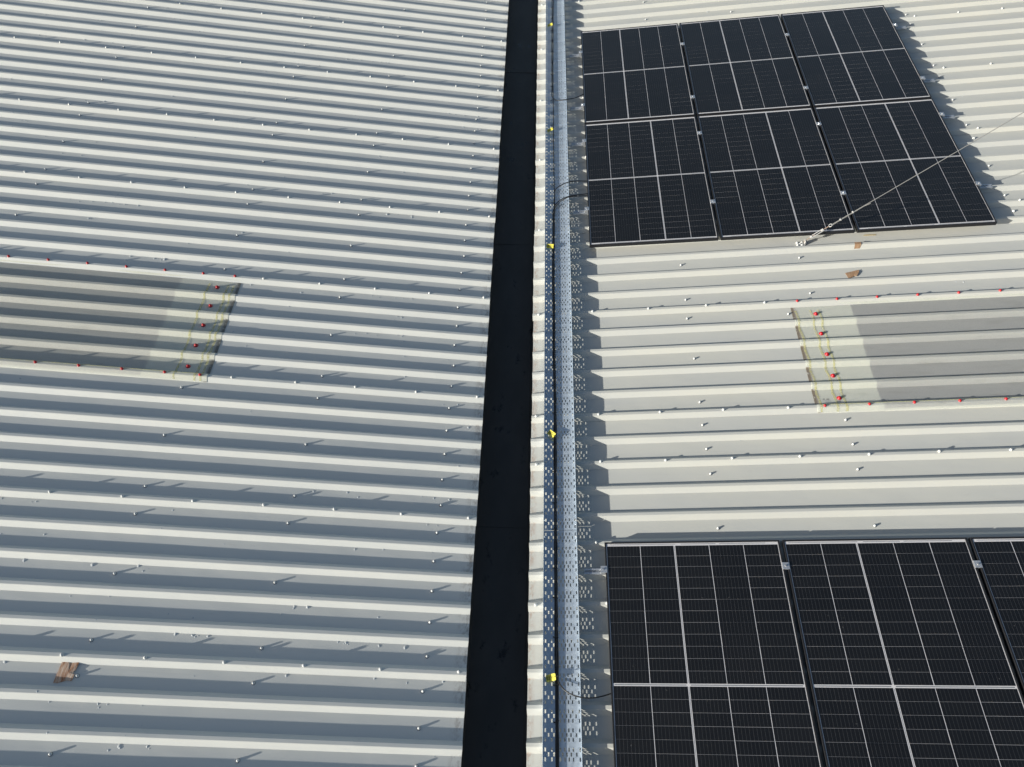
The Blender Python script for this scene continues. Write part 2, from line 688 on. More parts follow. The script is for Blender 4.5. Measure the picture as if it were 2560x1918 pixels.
# right slope screws
for u0 in (0.760, 1.741, 3.560):
    for kk in [-3, -2, -1, 1, 2, 3] + [l + d for l in range(4, 47, 5) for d in (0, 2, 4)]:
        if u0 > 1.6 and 4 <= kk < 9:
            continue
        if u0 == 3.560 and kk < 9:
            continue
        screw('R', kk, u0, 'trough')
for kk in (13, 18, 23):
    screw('R', kk, 3.56, 'trough')
for lap in [-8, -3, 2, 4] + list(range(9, 47, 5)):
    for m in range(14):
        u = -0.437 - 0.0006 * lap + 0.452 * m
        if lap in (4, 9) and u > 1.5:
            continue
        screw('R', lap, u, 'stitch')
screw('R', -1, -0.037, 'stitch')
screw('R', -1, 0.068, 'stitch')
screw('R', 8, 1.535, 'trough')

# ------------------------------------------------------------------ rooflights
def rooflight(side, k0, u0, u1, m, label):
    Fm = FR if side == 'R' else FL
    root = empty('rooflight', Fm, label, 'rooflight')
    me = corrugated(side, k0, 5, u0, u1, 0.0034, m, base=0.0022, wob=0.0016, seed=77.0 + u0, step=0.12)
    o = place('fibreglass_sheet', me, root)
    pitch = P_R if side == 'R' else P_L
    return root, o


roofR_light, gs_R = rooflight('R', 4, 1.565, 7.4, M_GR, 'grey fibreglass rooflight sheet with red screws on the right roof slope')
roofL_light, gs_L = rooflight('L', 12, -8.2, -2.868, M_GL, 'grey fibreglass rooflight sheet with red screws on the left roof slope')


def sealant(side, root, k0, u, wd):
    pitch = P_R if side == 'R' else P_L
    prof = sheet_profile(5, 0.0034, pitch)[1:-2]
    bm = bmesh.new()
    prev = None
    for j, (dv, n) in enumerate(prof):
        ws = wd * (0.75 + 0.5 * random.random())
        du = 0.012 * (1 if side == 'R' else -0.3) * (1.0 if n < -0.02 else 0.0) * (0.5 + 0.5 * math.sin(dv * 31))
        uu = u + du + random.gauss(0, 0.0012)
        pr = []
        for s in (-1, 1):
            us = uu + s * ws / 2
            v = rib_v(side, k0, us) + dv
            pr.append(bm.verts.new((us, v, n + 0.0022 + 0.0016)))
        if prev:
            bm.faces.new((prev[0], prev[1], pr[1], pr[0]))
        prev = pr
    bmesh.ops.recalc_face_normals(bm, faces=bm.faces)
    return part('sealant_bead', bm, M_SEAL, root)


for u in (1.597, 1.709, 1.770):
    sealant('R', roofR_light, 4, u - 0.004, 0.016)
for u in (-3.105, -2.956, -2.914):
    sealant('L', roofL_light, 12, u, 0.016)
# long bead along the lap rib
for side, root, k0, ua, ub in (('R', roofR_light, 4, 1.60, 7.0), ('L', roofL_light, 12, -7.8, -2.90)):
    bm = bmesh.new()
    pts = []
    n_ = 60
    for i in range(n_ + 1):
        u = ua + (ub - ua) * i / n_
        pts.append((u, rib_v(side, k0, u) + 0.0215 + random.gauss(0, 0.0006), 0.0055))
    tube(bm, pts, 0.0019, 5)
    part('sealant_bead', bm, M_SEAL, root)
for kk in range(4, 9):
    u = 1.743
    place('screw_cap', ME_RED, roofR_light, T(u, rib_v('R', kk, u) + 0.095, -H + 0.0022) @ Matrix.Diagonal((1.15, 1.15, 1.05, 1)))
for kk in range(12, 17):
    u = -3.038
    place('screw_cap', ME_RED, roofL_light, T(u, rib_v('L', kk, u) + 0.102, -H + 0.0022) @ Matrix.Diagonal((1.15, 1.15, 1.05, 1)))
for lap in (4, 9):
    for m in range(7):
        u = 1.618 + 0.303 * m
        v = rib_v('R', lap, u) + 0.010
        if in_view('R', u, v):
            place('screw_cap', ME_RED_S, roofR_light, T(u, v, 0.006 if lap == 4 else 0.0018))
for lap in (12, 17):
    for m in range(9):
        u = -2.919 - (0.0 if m == 0 else 0.25 + 0.30 * (m - 1))
        v = rib_v('L', lap, u) + 0.010
        if in_view('L', u, v):
            place('screw_cap', ME_RED_S, roofL_light, T(u, v, 0.006 if lap == 12 else 0.0018))
# maker's print on the right rooflight
bm = bmesh.new()
for (u0, u1, v0, v1) in ((1.628, 1.642, 0.117, 0.121), (1.628, 1.645, 0.108, 0.111), (1.630, 1.641, 0.099, 0.103),
                         (1.652, 1.672, 0.112, 0.120), (1.648, 1.680, 0.100, 0.105), (1.646, 1.682, 0.0925, 0.0938)):
    vb = rib_v('R', 4, 1.65)
    z0 = -H + 0.0022
    box(bm, u0, u1, vb + v0 - 0.028, vb + v1 - 0.028, z0 - 0.001, z0 + 0.0014)
part('printed_mark', bm, M_INK, roofR_light)

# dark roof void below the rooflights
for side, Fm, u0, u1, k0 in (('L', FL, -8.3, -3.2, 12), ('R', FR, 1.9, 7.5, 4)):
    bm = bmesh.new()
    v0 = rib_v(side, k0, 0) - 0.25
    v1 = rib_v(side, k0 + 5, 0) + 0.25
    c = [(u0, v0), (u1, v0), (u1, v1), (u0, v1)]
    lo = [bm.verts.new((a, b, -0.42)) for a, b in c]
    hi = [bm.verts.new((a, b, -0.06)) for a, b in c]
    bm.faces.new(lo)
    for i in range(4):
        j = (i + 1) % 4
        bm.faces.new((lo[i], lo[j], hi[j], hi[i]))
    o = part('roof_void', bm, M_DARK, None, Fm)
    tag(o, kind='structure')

# ------------------------------------------------------------------ gutter
gut = empty('gutter', T(-0.66, 0.0, -0.40), 'black lined valley gutter running between the two roof slopes', 'gutter')
seams = [-8.0, -5.36, -2.46, 0.442, 3.35, 6.25, 9.2]
for i, (a, b) in enumerate(zip(seams, seams[1:])):
    bm = bmesh.new()
    lift = 0.0
    prof = [(-0.32, 0.245), (-0.245, 0.225), (-0.205, 0.02), (-0.185, 0.0), (0.165, 0.0), (0.185, 0.02), (0.225, 0.225), (0.30, 0.230)]
    n_ = 18
    rows = []
    for s in range(n_ + 1):
        y = a + (b - a) * s / n_
        e = 0.004 if s == n_ else 0.0
        if s == 0:
            y -= 0.03
        row = []
        for (px_, pz) in prof:
            w = noise.noise(Vector((px_ * 5, y * 1.2, i))) * 0.003
            row.append(bm.verts.new((px_ - 0.0039 * y, y, pz + w + (0.0030 if s == 0 else 0.0030 * max(0, 1 - s / 3)))))
        rows.append(row)
    for r, s in zip(rows, rows[1:]):
        for j in range(len(prof) - 1):
            bm.faces.new((r[j], r[j + 1], s[j + 1], s[j]))
    bmesh.ops.recalc_face_normals(bm, faces=bm.faces)
    o = solid(part('gutter_lining', bm, M_GUT, gut), 0.003)
# (object coordinates of the lining run along the gutter)

# ------------------------------------------------------------------ solar panels
PW, PL_, PT = 1.096, 1.754, 0.030
RIM = 0.0105
bm = bmesh.new()
fo = [(0, 0), (PW, 0), (PW, PL_), (0, PL_)]
fi = [(RIM, RIM), (PW - RIM, RIM), (PW - RIM, PL_ - RIM), (RIM, PL_ - RIM)]
v_ot = [bm.verts.new((x, y, 0)) for x, y in fo]
v_it = [bm.verts.new((x, y, 0)) for x, y in fi]
v_ob = [bm.verts.new((x, y, -PT)) for x, y in fo]
v_ib = [bm.verts.new((x, y, -PT)) for x, y in fi]
for i in range(4):
    j = (i + 1) % 4
    bm.faces.new((v_ot[i], v_ot[j], v_it[j], v_it[i]))
    bm.faces.new((v_ob[i], v_ob[j], v_ot[j], v_ot[i]))
    bm.faces.new((v_it[i], v_it[j], v_ib[j], v_ib[i]))
    bm.faces.new((v_ib[i], v_ib[j], v_ob[j], v_ob[i]))
bmesh.ops.bevel(bm, geom=[e for e in bm.edges if e.verts[0].co.z == 0 and e.verts[1].co.z == 0 and e.calc_length() > 0.5], offset=0.0008, segments=1, affect='EDGES')
ME_FRAME = mesh_of(bm, 'frame', M_FRAME)
bm = bmesh.new()
box(bm, RIM - 0.001, PW - RIM + 0.001, RIM - 0.001, PL_ - RIM + 0.001, -0.0070, -0.0036)
ME_BACK = mesh_of(bm, 'backsheet', M_BACK)
bm = bmesh.new()
z = -0.0022
bm.faces.new([bm.verts.new(p) for p in ((RIM, RIM, z), (PW - RIM, RIM, z), (PW - RIM, PL_ - RIM, z), (RIM, PL_ - RIM, z))])
ME_GLASS = mesh_of(bm, 'glass', M_GLASS)
CW, CH = 0.2085, 0.0691
bm = bmesh.new()
box(bm, -CW / 2, CW / 2, -CH / 2, CH / 2, -0.0005, 0.0002)
ME_CELL = mesh_of(bm, 'cell', M_CELL)
GAPS = [0.0038, 0.0118, 0.0038, 0.0038]      # the wide string gap lies after the second column
xs = []
x = (PW - (5 * CW + sum(GAPS))) / 2
for i in range(5):
    xs.append(x + CW / 2)
    x += CW + (GAPS[i] if i < 4 else 0)
ROWG = 0.0010
MIDG = 0.0160
ys = []
y = (PL_ - (24 * CH + 22 * ROWG + MIDG)) / 2
for i in range(24):
    ys.append(y + CH / 2)
    y += CH + (MIDG if i == 11 else ROWG)
bm = bmesh.new()
yc = PL_ / 2
gx = (xs[1] + xs[2]) / 2
box(bm, RIM + 0.012, gx - 0.012, yc - 0.0026, yc + 0.0026, -0.0038, -0.0033)
box(bm, gx + 0.012, PW - RIM - 0.012, yc - 0.0026, yc + 0.0026, -0.0038, -0.0033)
box(bm, gx - 0.0014, gx + 0.0014, RIM + 0.02, yc - 0.012, -0.0038, -0.0033)
box(bm, gx - 0.0014, gx + 0.0014, yc + 0.012, PL_ - RIM - 0.02, -0.0038, -0.0033)
yt = PL_ - RIM - 0.0075
for a, b_ in ((0.03, 0.41), (0.44, 0.64), (0.66, 0.92)):
    box(bm, a * PW, b_ * PW, yt - 0.0017, yt + 0.0017, -0.0038, -0.0033)
ME_RIB = mesh_of(bm, 'ribbon', M_RIBBON)


def panel(u, v, label, group, flip=False, rot=0.0):
    Mp = FR @ T(u, v, R_OFF) @ RZm(rot)
    if flip:
        Mp = Mp @ T(PW, PL_, 0) @ RZm(math.pi)
    root = empty('solar_panel', Mp, label, 'solar panel', group)
    place('frame', ME_FRAME, root)
    place('backsheet', ME_BACK, root)
    place('ribbon', ME_RIB, root)
    place('glass', ME_GLASS, root)
    rr = random.Random(hash((round(u, 2), round(v, 2))) & 0xffff)
    dim = {}
    for c in range(5):
        for r in range(24):
            # rows sit a fraction closer or wider from cell to cell
            key = (c, r // 6)
            if key not in dim:
                dim[key] = rr.choice((0.0, 0.0, 0.002, 0.005))
            sy = 1.0 + dim[key] + rr.uniform(-0.004, 0.004)
            place('cell', ME_CELL, root, T(xs[c] + rr.gauss(0, 0.0002), ys[r], -0.0034) @ Matrix.Diagonal((1, sy, 1, 1)))
    return root


GU = 0.0207
G1 = 'solar panels of the far array of six'
G2 = 'solar panels of the near array at the bottom edge'
col_n = ('left', 'middle', 'right')
for c in range(3):
    panel(c * (PW + GU), PL_ + 0.0203, 'black solar panel, %s of the far row in the array of six' % col_n[c], G1)
    panel(c * (PW + GU), 0.0, 'black solar panel, %s of the near row in the array of six' % col_n[c], G1, flip=True)
near_n = ('leftmost, beside the cable tray', 'second from the cable tray', 'cut off by the right picture edge')
for c in range(3):
    panel(0.0162 + c * (PW + GU), -2.7567 - PL_, 'black solar panel of the near array, %s' % near_n[c], G2)

# ------------------------------------------------------------------ clamps
def rail_bm(u0, u1):
    bm = bmesh.new()
    w = 0.018
    hgt = R_OFF - PT - 0.001
    box(bm, u0, u1, -w, w, 0.0008, 0.0030)
    box(bm, u0, u1, -w, -w + 0.0032, 0.0030, hgt)
    box(bm, u0, u1, w - 0.0032, w, 0.0030, hgt)
    box(bm, u0, u1, -w + 0.0032, -w + 0.010, hgt - 0.0028, hgt - 0.0002)
    box(bm, u0, u1, w - 0.010, w - 0.0032, hgt - 0.0028, hgt - 0.0002)
    return bm


bm = rail_bm(-0.135, 0.10)
ME_RAIL_L = mesh_of(bm, 'mini_rail', M_ALU)
bm = rail_bm(-0.10, 0.135)
ME_RAIL_R = mesh_of(bm, 'mini_rail', M_ALU)
bm = rail_bm(-0.12, 0.12)
ME_RAIL_M = mesh_of(bm, 'mini_rail', M_ALU)
bm = bmesh.new()
lathe(bm, [(0.0, 0.0), (0.0062, 0.0), (0.0062, 0.0060), (0.0036, 0.0060), (0.0030, 0.0040), (0.0, 0.0040)], 6)
ME_BOLT = mesh_of(bm, 'bolt', M_STEEL)
bm = bmesh.new()
lathe(bm, [(0.0, 0.0), (0.0090, 0.0), (0.0090, 0.0012), (0.0052, 0.0014), (0.0048, 0.0055), (0.0, 0.0062)], 10)
ME_RIVET = mesh_of(bm, 'bolt', M_STEEL)


def clamp(kind, u, v, label):
    root = empty('panel_clamp', FR @ T(u, v, 0), label, 'clamp', 'aluminium clamps holding the solar panels')
    top = R_OFF
    bm = bmesh.new()
    w = 0.022
    if kind == 'mid':
        place('mini_rail', ME_RAIL_M, root)
        g = GU / 2 - 0.0015
        box(bm, -g, g, -w, w, R_OFF - PT, top + 0.0016)
        box(bm, -g - 0.012, g + 0.012, -w, w, top + 0.0006, top + 0.0046)
        hb = 0.0
    else:
        s = -1 if kind == 'left' else 1
        place('mini_rail', ME_RAIL_L if s < 0 else ME_RAIL_R, root)
        a, b_ = sorted((s * 0.0015, s * 0.030))
        box(bm, a, b_, -w, w, R_OFF - PT, top + 0.0005)
        a, b_ = sorted((-s * 0.009, s * 0.030))
        box(bm, a, b_, -w, w, top + 0.0008, top + 0.0046)
        hb = s * 0.014
        for q in (-0.008, 0.008):
            place('bolt', ME_RIVET, root, T(s * 0.088, q, 0.0030))
    bevel_all(bm, 0.0008, 1)
    part('clamp_block', bm, M_ALU, root)
    place('bolt', ME_BOLT, root, T(hb, 0, top + 0.0045) @ RZm(random.random()))


ord4 = ('farthest', 'second farthest', 'second nearest', 'nearest')
vs_ = (3.093, 2.086, 1.482, 0.476)
for i, v in enumerate(vs_):
    clamp('left', 0.0, v, 'silver end clamp on the left edge of the six-panel array, %s of four' % ord4[i])
    clamp('mid', PW + GU / 2, v - 0.008, 'silver mid clamp in the left gap of the six-panel array, %s of four' % ord4[i])
    clamp('mid', 2 * PW + 1.5 * GU, v, 'silver mid clamp in the right gap of the six-panel array, %s of four' % ord4[i])
    clamp('right', 3 * PW + 2 * GU, v + 0.014, 'silver end clamp on the right edge of the six-panel array, %s of four' % ord4[i])
clamp('left', 0.0162, -2.940, 'silver end clamp on the near array beside the cable tray')
clamp('mid', 0.0162 + PW + GU / 2, -2.929, 'silver mid clamp between the two left panels of the near array')
clamp('mid', 0.0162 + 2 * PW + 1.5 * GU, -2.930, 'silver mid clamp by the rightmost panel of the near array')

# ------------------------------------------------------------------ cable tray
TW = 0.2165
tray_ang = 0.00345
TRAY = FR @ T(-0.2795, 0, 0.0022) @ RZm(tray_ang)
tray = empty('cable_tray', TRAY, 'galvanised perforated steel cable tray running beside the gutter', 'cable tray')
colA = [11, 50, 75, 100, 125, 150, 175, 214]
colB = [30.5, 62.5, 87.5, 112.5, 137.5, 162.5, 194.5]


def tray_base(v0, v1):
    bm = bmesh.new()
    hw = TW / 2

    def strip(y0, y1, cuts):
        x0 = -hw
        for c in cuts:
            xc = (c / 225.0 - 0.5) * TW
            quad(x0, xc - 0.0039, y0, y1)
            x0 = xc + 0.0039
        quad(x0, hw, y0, y1)

    def quad(a, b, c, d):
        bm.faces.new([bm.verts.new(p) for p in ((a, c, 0), (b, c, 0), (b, d, 0), (a, d, 0))])
    y = v0
    n_ = int(round((v1 - v0) / 0.1))
    per = (v1 - v0) / n_
    for i in range(n_):
        s = per / 0.1
        y = v0 + i * per
        e = [0.0, 0.015, 0.035, 0.040, 0.060, 0.065, 0.085, 0.1]
        e = [y + q * s for q in e]
        strip(e[0], e[1], [])
        strip(e[1], e[2], colA)
        strip(e[2], e[3], [])
        strip(e[3], e[4], colB)
        strip(e[4], e[5], [])
        strip(e[5], e[6], colA)
        strip(e[6], e[7], [])
    return bm


joints = [-5.646, -2.647, 0.338, 3.344, 6.344]
WALL = 0.048
for a, b_ in zip(joints, joints[1:]):
    a_, c_ = a + 0.0015, b_ - 0.0015
    part('tray_base', tray_base(a_, c_), M_GALV, tray)
    for s in (-1, 1):
        bm = bmesh.new()
        n_ = 10
        for i in range(n_):
            y0 = a_ + (c_ - a_) * i / n_
            y1 = a_ + (c_ - a_) * (i + 1) / n_
            w0 = noise.noise(Vector((y0 * 1.1, s, 0))) * 0.0022
            w1 = noise.noise(Vector((y1 * 1.1, s, 0))) * 0.0022
            q = []
            for (yy, w) in ((y0, w0), (y1, w1)):
                xo = s * TW / 2
                q.append([(xo, yy, -0.0008), (xo + s * 0.0015, yy, -0.0008), (xo + s * 0.0015 + w, yy, WALL + 0.0012), (xo + s * 0.0008 + w, yy, WALL + 0.0016),
                          (xo + s * 0.0002 + w, yy, WALL + 0.0012), (xo + w, yy, WALL)])
            A_ = [bm.verts.new(p) for p in q[0]]
            B_ = [bm.verts.new(p) for p in q[1]]
            for j in range(6):
                l = (j + 1) % 6
                bm.faces.new((A_[j], A_[l], B_[l], B_[j]))
        bmesh.ops.remove_doubles(bm, verts=bm.verts, dist=1e-5)
        bmesh.ops.recalc_face_normals(bm, faces=bm.faces)
        part('tray_side', bm, M_GALV, tray)
bm = bmesh.new()
lathe(bm, [(0.0, 0.0), (0.0085, 0.0), (0.0085, 0.0010), (0.0066, 0.0014), (0.0060, 0.0040), (0.0, 0.0056)], 12)
ME_TBOLT = mesh_of(bm, 'bolt', M_STEEL, True)
for jv in joints[1:-1]:
    bm = bmesh.new()
    for s in (-1, 1):
        xo = s * (TW / 2 - 0.0012)
        x0, x1 = sorted((xo, xo - s * 0.0016))
        box(bm, x0, x1, jv - 0.075, jv + 0.075, 0.010, WALL - 0.008)
    part('coupler', bm, M_GALV, tray)
    for dv in (-0.058, 0.058):
        for s in (-1, 1):
            rot = Matrix.Rotation(-s * math.pi / 2, 4, 'Y')
            place('bolt', ME_TBOLT, tray, T(s * (TW / 2 - 0.0030), jv + dv, 0.033) @ rot)

# ------------------------------------------------------------------ cables
bundle = [(-0.326, 6.30), (-0.325, 4.405), (-0.328, 3.060), (-0.323, 1.660), (-0.314, 0.794), (-0.318, -0.348), (-0.314, -0.797), (-0.311, -1.210),
          (-0.305, -1.735), (-0.305, -2.109), (-0.303, -2.855), (-0.301, -3.170), (-0.297, -3.600), (-0.296, -4.025), (-0.294, -5.6)]


def along(v):
    for (u0, v0), (u1, v1) in zip(bundle, bundle[1:]):
        if v1 <= v <= v0:
            t = (v - v0) / (v1 - v0)
            return u0 + (u1 - u0) * t
    return -0.3


CR = 0.0046
Z0 = 0.0030 + CR
tie_v = [5.6 - 0.236 * i + random.uniform(-0.03, 0.03) for i in range(46)]


def run(v_from, v_to, off, nz, seed):
    pts = []
    n_ = max(4, int(abs(v_to - v_from) / 0.09))
    for i in range(n_ + 1):
        v = v_from + (v_to - v_from) * i / n_
        # cables are gathered at the ties and spread between them
        g = min(abs(v - t) for t in tie_v)
        spread = 0.75 + 0.9 * min(1, g / 0.10) * (0.5 + 0.5 * noise.noise(Vector((v * 1.3, seed, 3))))
        w = noise.noise(Vector((v * 2.2, seed, 0))) * 0.0022
        pts.append((along(v) + off * spread + w, v, Z0 + nz + abs(noise.noise(Vector((v * 1.9, seed, 8)))) * 0.003))
    return pts


def cable(name_label, pts, r=CR, ties=None):
    bm = bmesh.new()
    sm = catmull(pts, 3)
    tube(bm, sm, r, 8)
    o = part('cable', bm, M_CABLE, None, FR, True)
    tag(o, name_label, 'cable', 'black solar cables on the tray')
    return o


cA = cable('thin black cable leaving the tray to the far row of panels', run(6.25, 2.36, -0.0062, 0.0, 1) [::1] + [(-0.300, 2.262, 0.022), (-0.261, 2.213, 0.042), (-0.178, 2.197, 0.0565), (-0.086, 2.231, 0.045), (-0.009, 2.310, 0.024), (0.05, 2.37, 0.016)])
cB = cable('black cable arching off the tray to the near row, farther of three',
           [(0.06, 0.905, 0.017), (-0.002, 0.894, 0.026), (-0.088, 0.879, 0.046), (-0.176, 0.857, 0.0575), (-0.267, 0.831, 0.032), (-0.306, 0.79, 0.013)] + run(0.70, -5.5, 0.0072, 0.0, 2))
cC = cable('black cable arching off the tray to the near row, middle of three',
           [(0.06, 0.722, 0.017), (0.001, 0.712, 0.026), (-0.092, 0.683, 0.044), (-0.174, 0.655, 0.0565), (-0.243, 0.643, 0.035), (-0.300, 0.600, 0.014)] + run(0.50, -5.5, -0.0062, 0.0, 3))
cD = cable('black cable arching off the tray to the near row, nearest of three',
           [(0.06, 0.690, 0.016), (0.001, 0.688, 0.024), (-0.092, 0.668, 0.042), (-0.174, 0.646, 0.0555), (-0.240, 0.626, 0.033), (-0.296, 0.572, 0.016)] + run(0.46, -3.42, 0.0004, 0.0075, 4)
           + [(-0.2975, -3.52, 0.010), (-0.294, -3.592, 0.013), (-0.265, -3.648, 0.032), (-0.219, -3.686, 0.047), (-0.157, -3.707, 0.0575), (-0.087, -3.709, 0.053), (0.0, -3.684, 0.026), (0.06, -3.655, 0.016)], CR * 0.9)
cE = cable('black cable lying along the far half of the tray', run(6.25, 0.46, 0.0055, 0.0, 5) + run(0.36, -5.5, 0.0008, 0.0, 6))
# cable ties belong to the longest cable
for t in tie_v:
    if -4.6 < t < 5.4:
        bm = bmesh.new()
        u = along(t)
        w = 0.0135
        ring = [(w * math.cos(a), 0.0, 0.0095 + 0.0085 * math.sin(a)) for a in [i * math.pi / 6 for i in range(12)]]
        tube(bm, ring, 0.0016, 5, True)
        box(bm, -w - 0.0075, -w + 0.0005, -0.003, 0.003, 0.0075, 0.0135)
        if random.random() < 0.4:
            tube(bm, [(-w - 0.005, 0, 0.012), (-w - 0.010, 0.004, 0.020)], 0.0011, 4)
        part('cable_tie', bm, M_CABLE, cE, T(u, t, 0.0030) @ RZm(random.gauss(0, 0.25)))

# yellow warning tags
def rounded(bm, w, h, r, z0, z1, n=4):
    pts = []
    for cx, cy, a0 in ((w / 2 - r, h / 2 - r, 0), (-w / 2 + r, h / 2 - r, 90), (-w / 2 + r, -h / 2 + r, 180), (w / 2 - r, -h / 2 + r, 270)):
        for i in range(n + 1):
            a = math.radians(a0 + 90 * i / n)
            pts.append((cx + r * math.cos(a), cy + r * math.sin(a)))
    lo = [bm.verts.new((x, y, z0)) for x, y in pts]
    hi = [bm.verts.new((x, y, z1)) for x, y in pts]
    bm.faces.new(hi)
    bm.faces.new(lo[::-1])
    for i in range(len(pts)):
        j = (i + 1) % len(pts)
        bm.faces.new((lo[i], lo[j], hi[j], hi[i]))


TGW, TGH = 0.062, 0.040
bm = bmesh.new()
rounded(bm, TGW, TGH, 0.006, -0.0006, 0.0006)
ME_TAG = mesh_of(bm, 'plate', M_TAG)
bm = bmesh.new()
zt = 0.0010
tri = [(0.017, 0.0), (-0.001, 0.011), (-0.001, -0.011)]
tube(bm, [(x, y, zt) for x, y in tri], 0.0011, 4, True)
box(bm, 0.002, 0.008, -0.0014, 0.0014, 0.0003, 0.0012)
for x0, hh, ww in ((-0.006, 0.011, 0.0016), (-0.0105, 0.014, 0.0028), (-0.0160, 0.009, 0.0018), (-0.0205, 0.012, 0.0024), (-0.0250, 0.010, 0.0016)):
    box(bm, x0 - ww / 2, x0 + ww / 2, -hh, hh * 0.9, 0.0003, 0.0012)
ME_TAGINK = mesh_of(bm, 'printed_mark', M_INK)


def cable_tag(u, v, n, rot, tx, ty, label):
    Mt = FR @ T(u, v, n) @ RZm(rot) @ Matrix.Rotation(ty, 4, 'Y') @ Matrix.Rotation(tx, 4, 'X')
    root = empty('warning_tag', Mt, label, 'warning tag', 'yellow warning tags tied to the cables')
    place('plate', ME_TAG, root)
    place('printed_mark', ME_TAGINK, root)
    bm = bmesh.new()
    tube(bm, catmull([(0.022, 0, -0.003), (0.025, 0, 0.003), (0.033, 0, 0.004), (0.040, 0.0, -0.002), (0.041, 0.002, -0.010)], 3), 0.0013, 5)
    box(bm, 0.040, 0.047, -0.003, 0.003, -0.004, 0.002)
    part('cable_tie', bm, M_CABLE, root)
    return root


cable_tag(-0.3555, 3.772, 0.031, 0.05, 0.25, -0.28, 'yellow warning tag on the tray cables, farthest of the five')
cable_tag(-0.350, 1.731, 0.029, 0.17, 0.10, -0.32, 'yellow warning tag on the tray cables, second farthest of the five')
cable_tag(-0.345, 0.035, 0.034, -0.20, 0.45, -0.05, 'yellow warning tag tilted to the sun beside the near corner of the six-panel array')
cable_tag(-0.330, -1.905, 0.032, -0.80, 0.38, -0.10, 'yellow warning tag twisted at an angle on the tray, level with the rooflights')
cable_tag(-0.331, -3.594, 0.031, 0.13, 0.05, -0.36, 'yellow warning tag nearest the camera, beside the near solar array')

# ------------------------------------------------------------------ stay wire
AN = Vector((1.775, -0.045, -0.024))
DIR = Vector((0.765, 0.167, 0.487))
stay = empty('stay_wire', FR @ T(AN.x, AN.y, AN.z), 'steel stay wire with turnbuckle anchored below the six-panel array', 'stay wire')


def W(t, off=(0, 0, 0)):
    return DIR * t + Vector(off)


ax = DIR.normalized()
sd = ax.cross(Vector((0, 0, 1))).normalized()
upv = sd.cross(ax)
bm = bmesh.new()
box(bm, -0.034, 0.030, -0.024, 0.024, -0.0078, -0.0042)
bevel_all(bm, 0.001, 1)
part('anchor_plate', bm, M_ZINC, stay)
bm = bmesh.new()
tri3 = [(0.020, -0.002), (0.030, 0.050), (0.036, 0.050), (0.036, -0.004)]
for yy0, yy1 in ((-0.022, 0.024),):
    a = [bm.verts.new((0.030, yy0, -0.004)), bm.verts.new((0.030, yy1, -0.004)), bm.verts.new((0.034, yy1 - 0.010, 0.034)), bm.verts.new((0.034, yy0 + 0.008, 0.034))]
    b = [bm.verts.new((v.co.x + 0.004, v.co.y, v.co.z)) for v in a]
    bm.faces.new(a)
    bm.faces.new(b[::-1])
    for i in range(4):
        j = (i + 1) % 4
        bm.faces.new((a[i], b[i], b[j], a[j]))
bmesh.ops.recalc_face_normals(bm, faces=bm.faces)
part('anchor_lug', bm, M_ZINC, stay)
for (x, y) in ((-0.024, -0.015), (-0.024, 0.013), (-0.004, -0.004), (0.012, -0.017), (0.014, 0.014)):
    place('bolt', ME_STITCH, stay, T(x, y, -0.0042))
bm = bmesh.new()
tube(bm, [W(0.035), W(0.14)], 0.0035, 6)
part('threaded_rod', bm, M_RUST, stay)
bm = bmesh.new()
tube(bm, [W(0.20), W(0.275)], 0.0035, 6)
part('threaded_rod', bm, M_RUST, stay)
bm = bmesh.new()
for s in (-1, 1):
    tube(bm, [W(0.105) + sd * s * 0.010, W(0.215) + sd * s * 0.010], 0.0038, 6)
for t in (0.105, 0.215):
    tube(bm, [W(t - 0.010), W(t + 0.010)], 0.0125, 8)
part('turnbuckle', bm, M_ZINC, stay)
bm = bmesh.new()
cR = W(0.292)
tube(bm, [cR + ax * 0.013 * math.cos(i * math.pi / 7) + sd * 0.013 * math.sin(i * math.pi / 7) for i in range(14)], 0.0032, 6, True)
part('thimble', bm, M_ZINC, stay)
bm = bmesh.new()
wp = [W(0.31 + i * 0.42) + Vector((0, 0, -0.0006 * (i * (24 - i)))) for i in range(25)]
tube(bm, wp, 0.0032, 6)
part('wire_rope', bm, M_WIRE, stay)
bm = bmesh.new()
tube(bm, [W(0.305) + sd * 0.010, W(0.33) + sd * 0.0075, W(0.40) + sd * 0.0072, W(0.60) + sd * 0.0085 - upv * 0.002, W(0.655) + sd * 0.020], 0.0030, 6)
part('wire_tail', bm, M_WIRE, stay)
bm = bmesh.new()
for t in (0.385, 0.50):
    tube(bm, [W(t) + sd * 0.003 - ax * 0.006, W(t) + sd * 0.003 + ax * 0.006], 0.0095, 7)
    tube(bm, [W(t) + sd * 0.003 - upv * 0.018, W(t) + sd * 0.003 + upv * 0.012], 0.0028, 5)
part('wire_clip', bm, M_ZINC, stay)

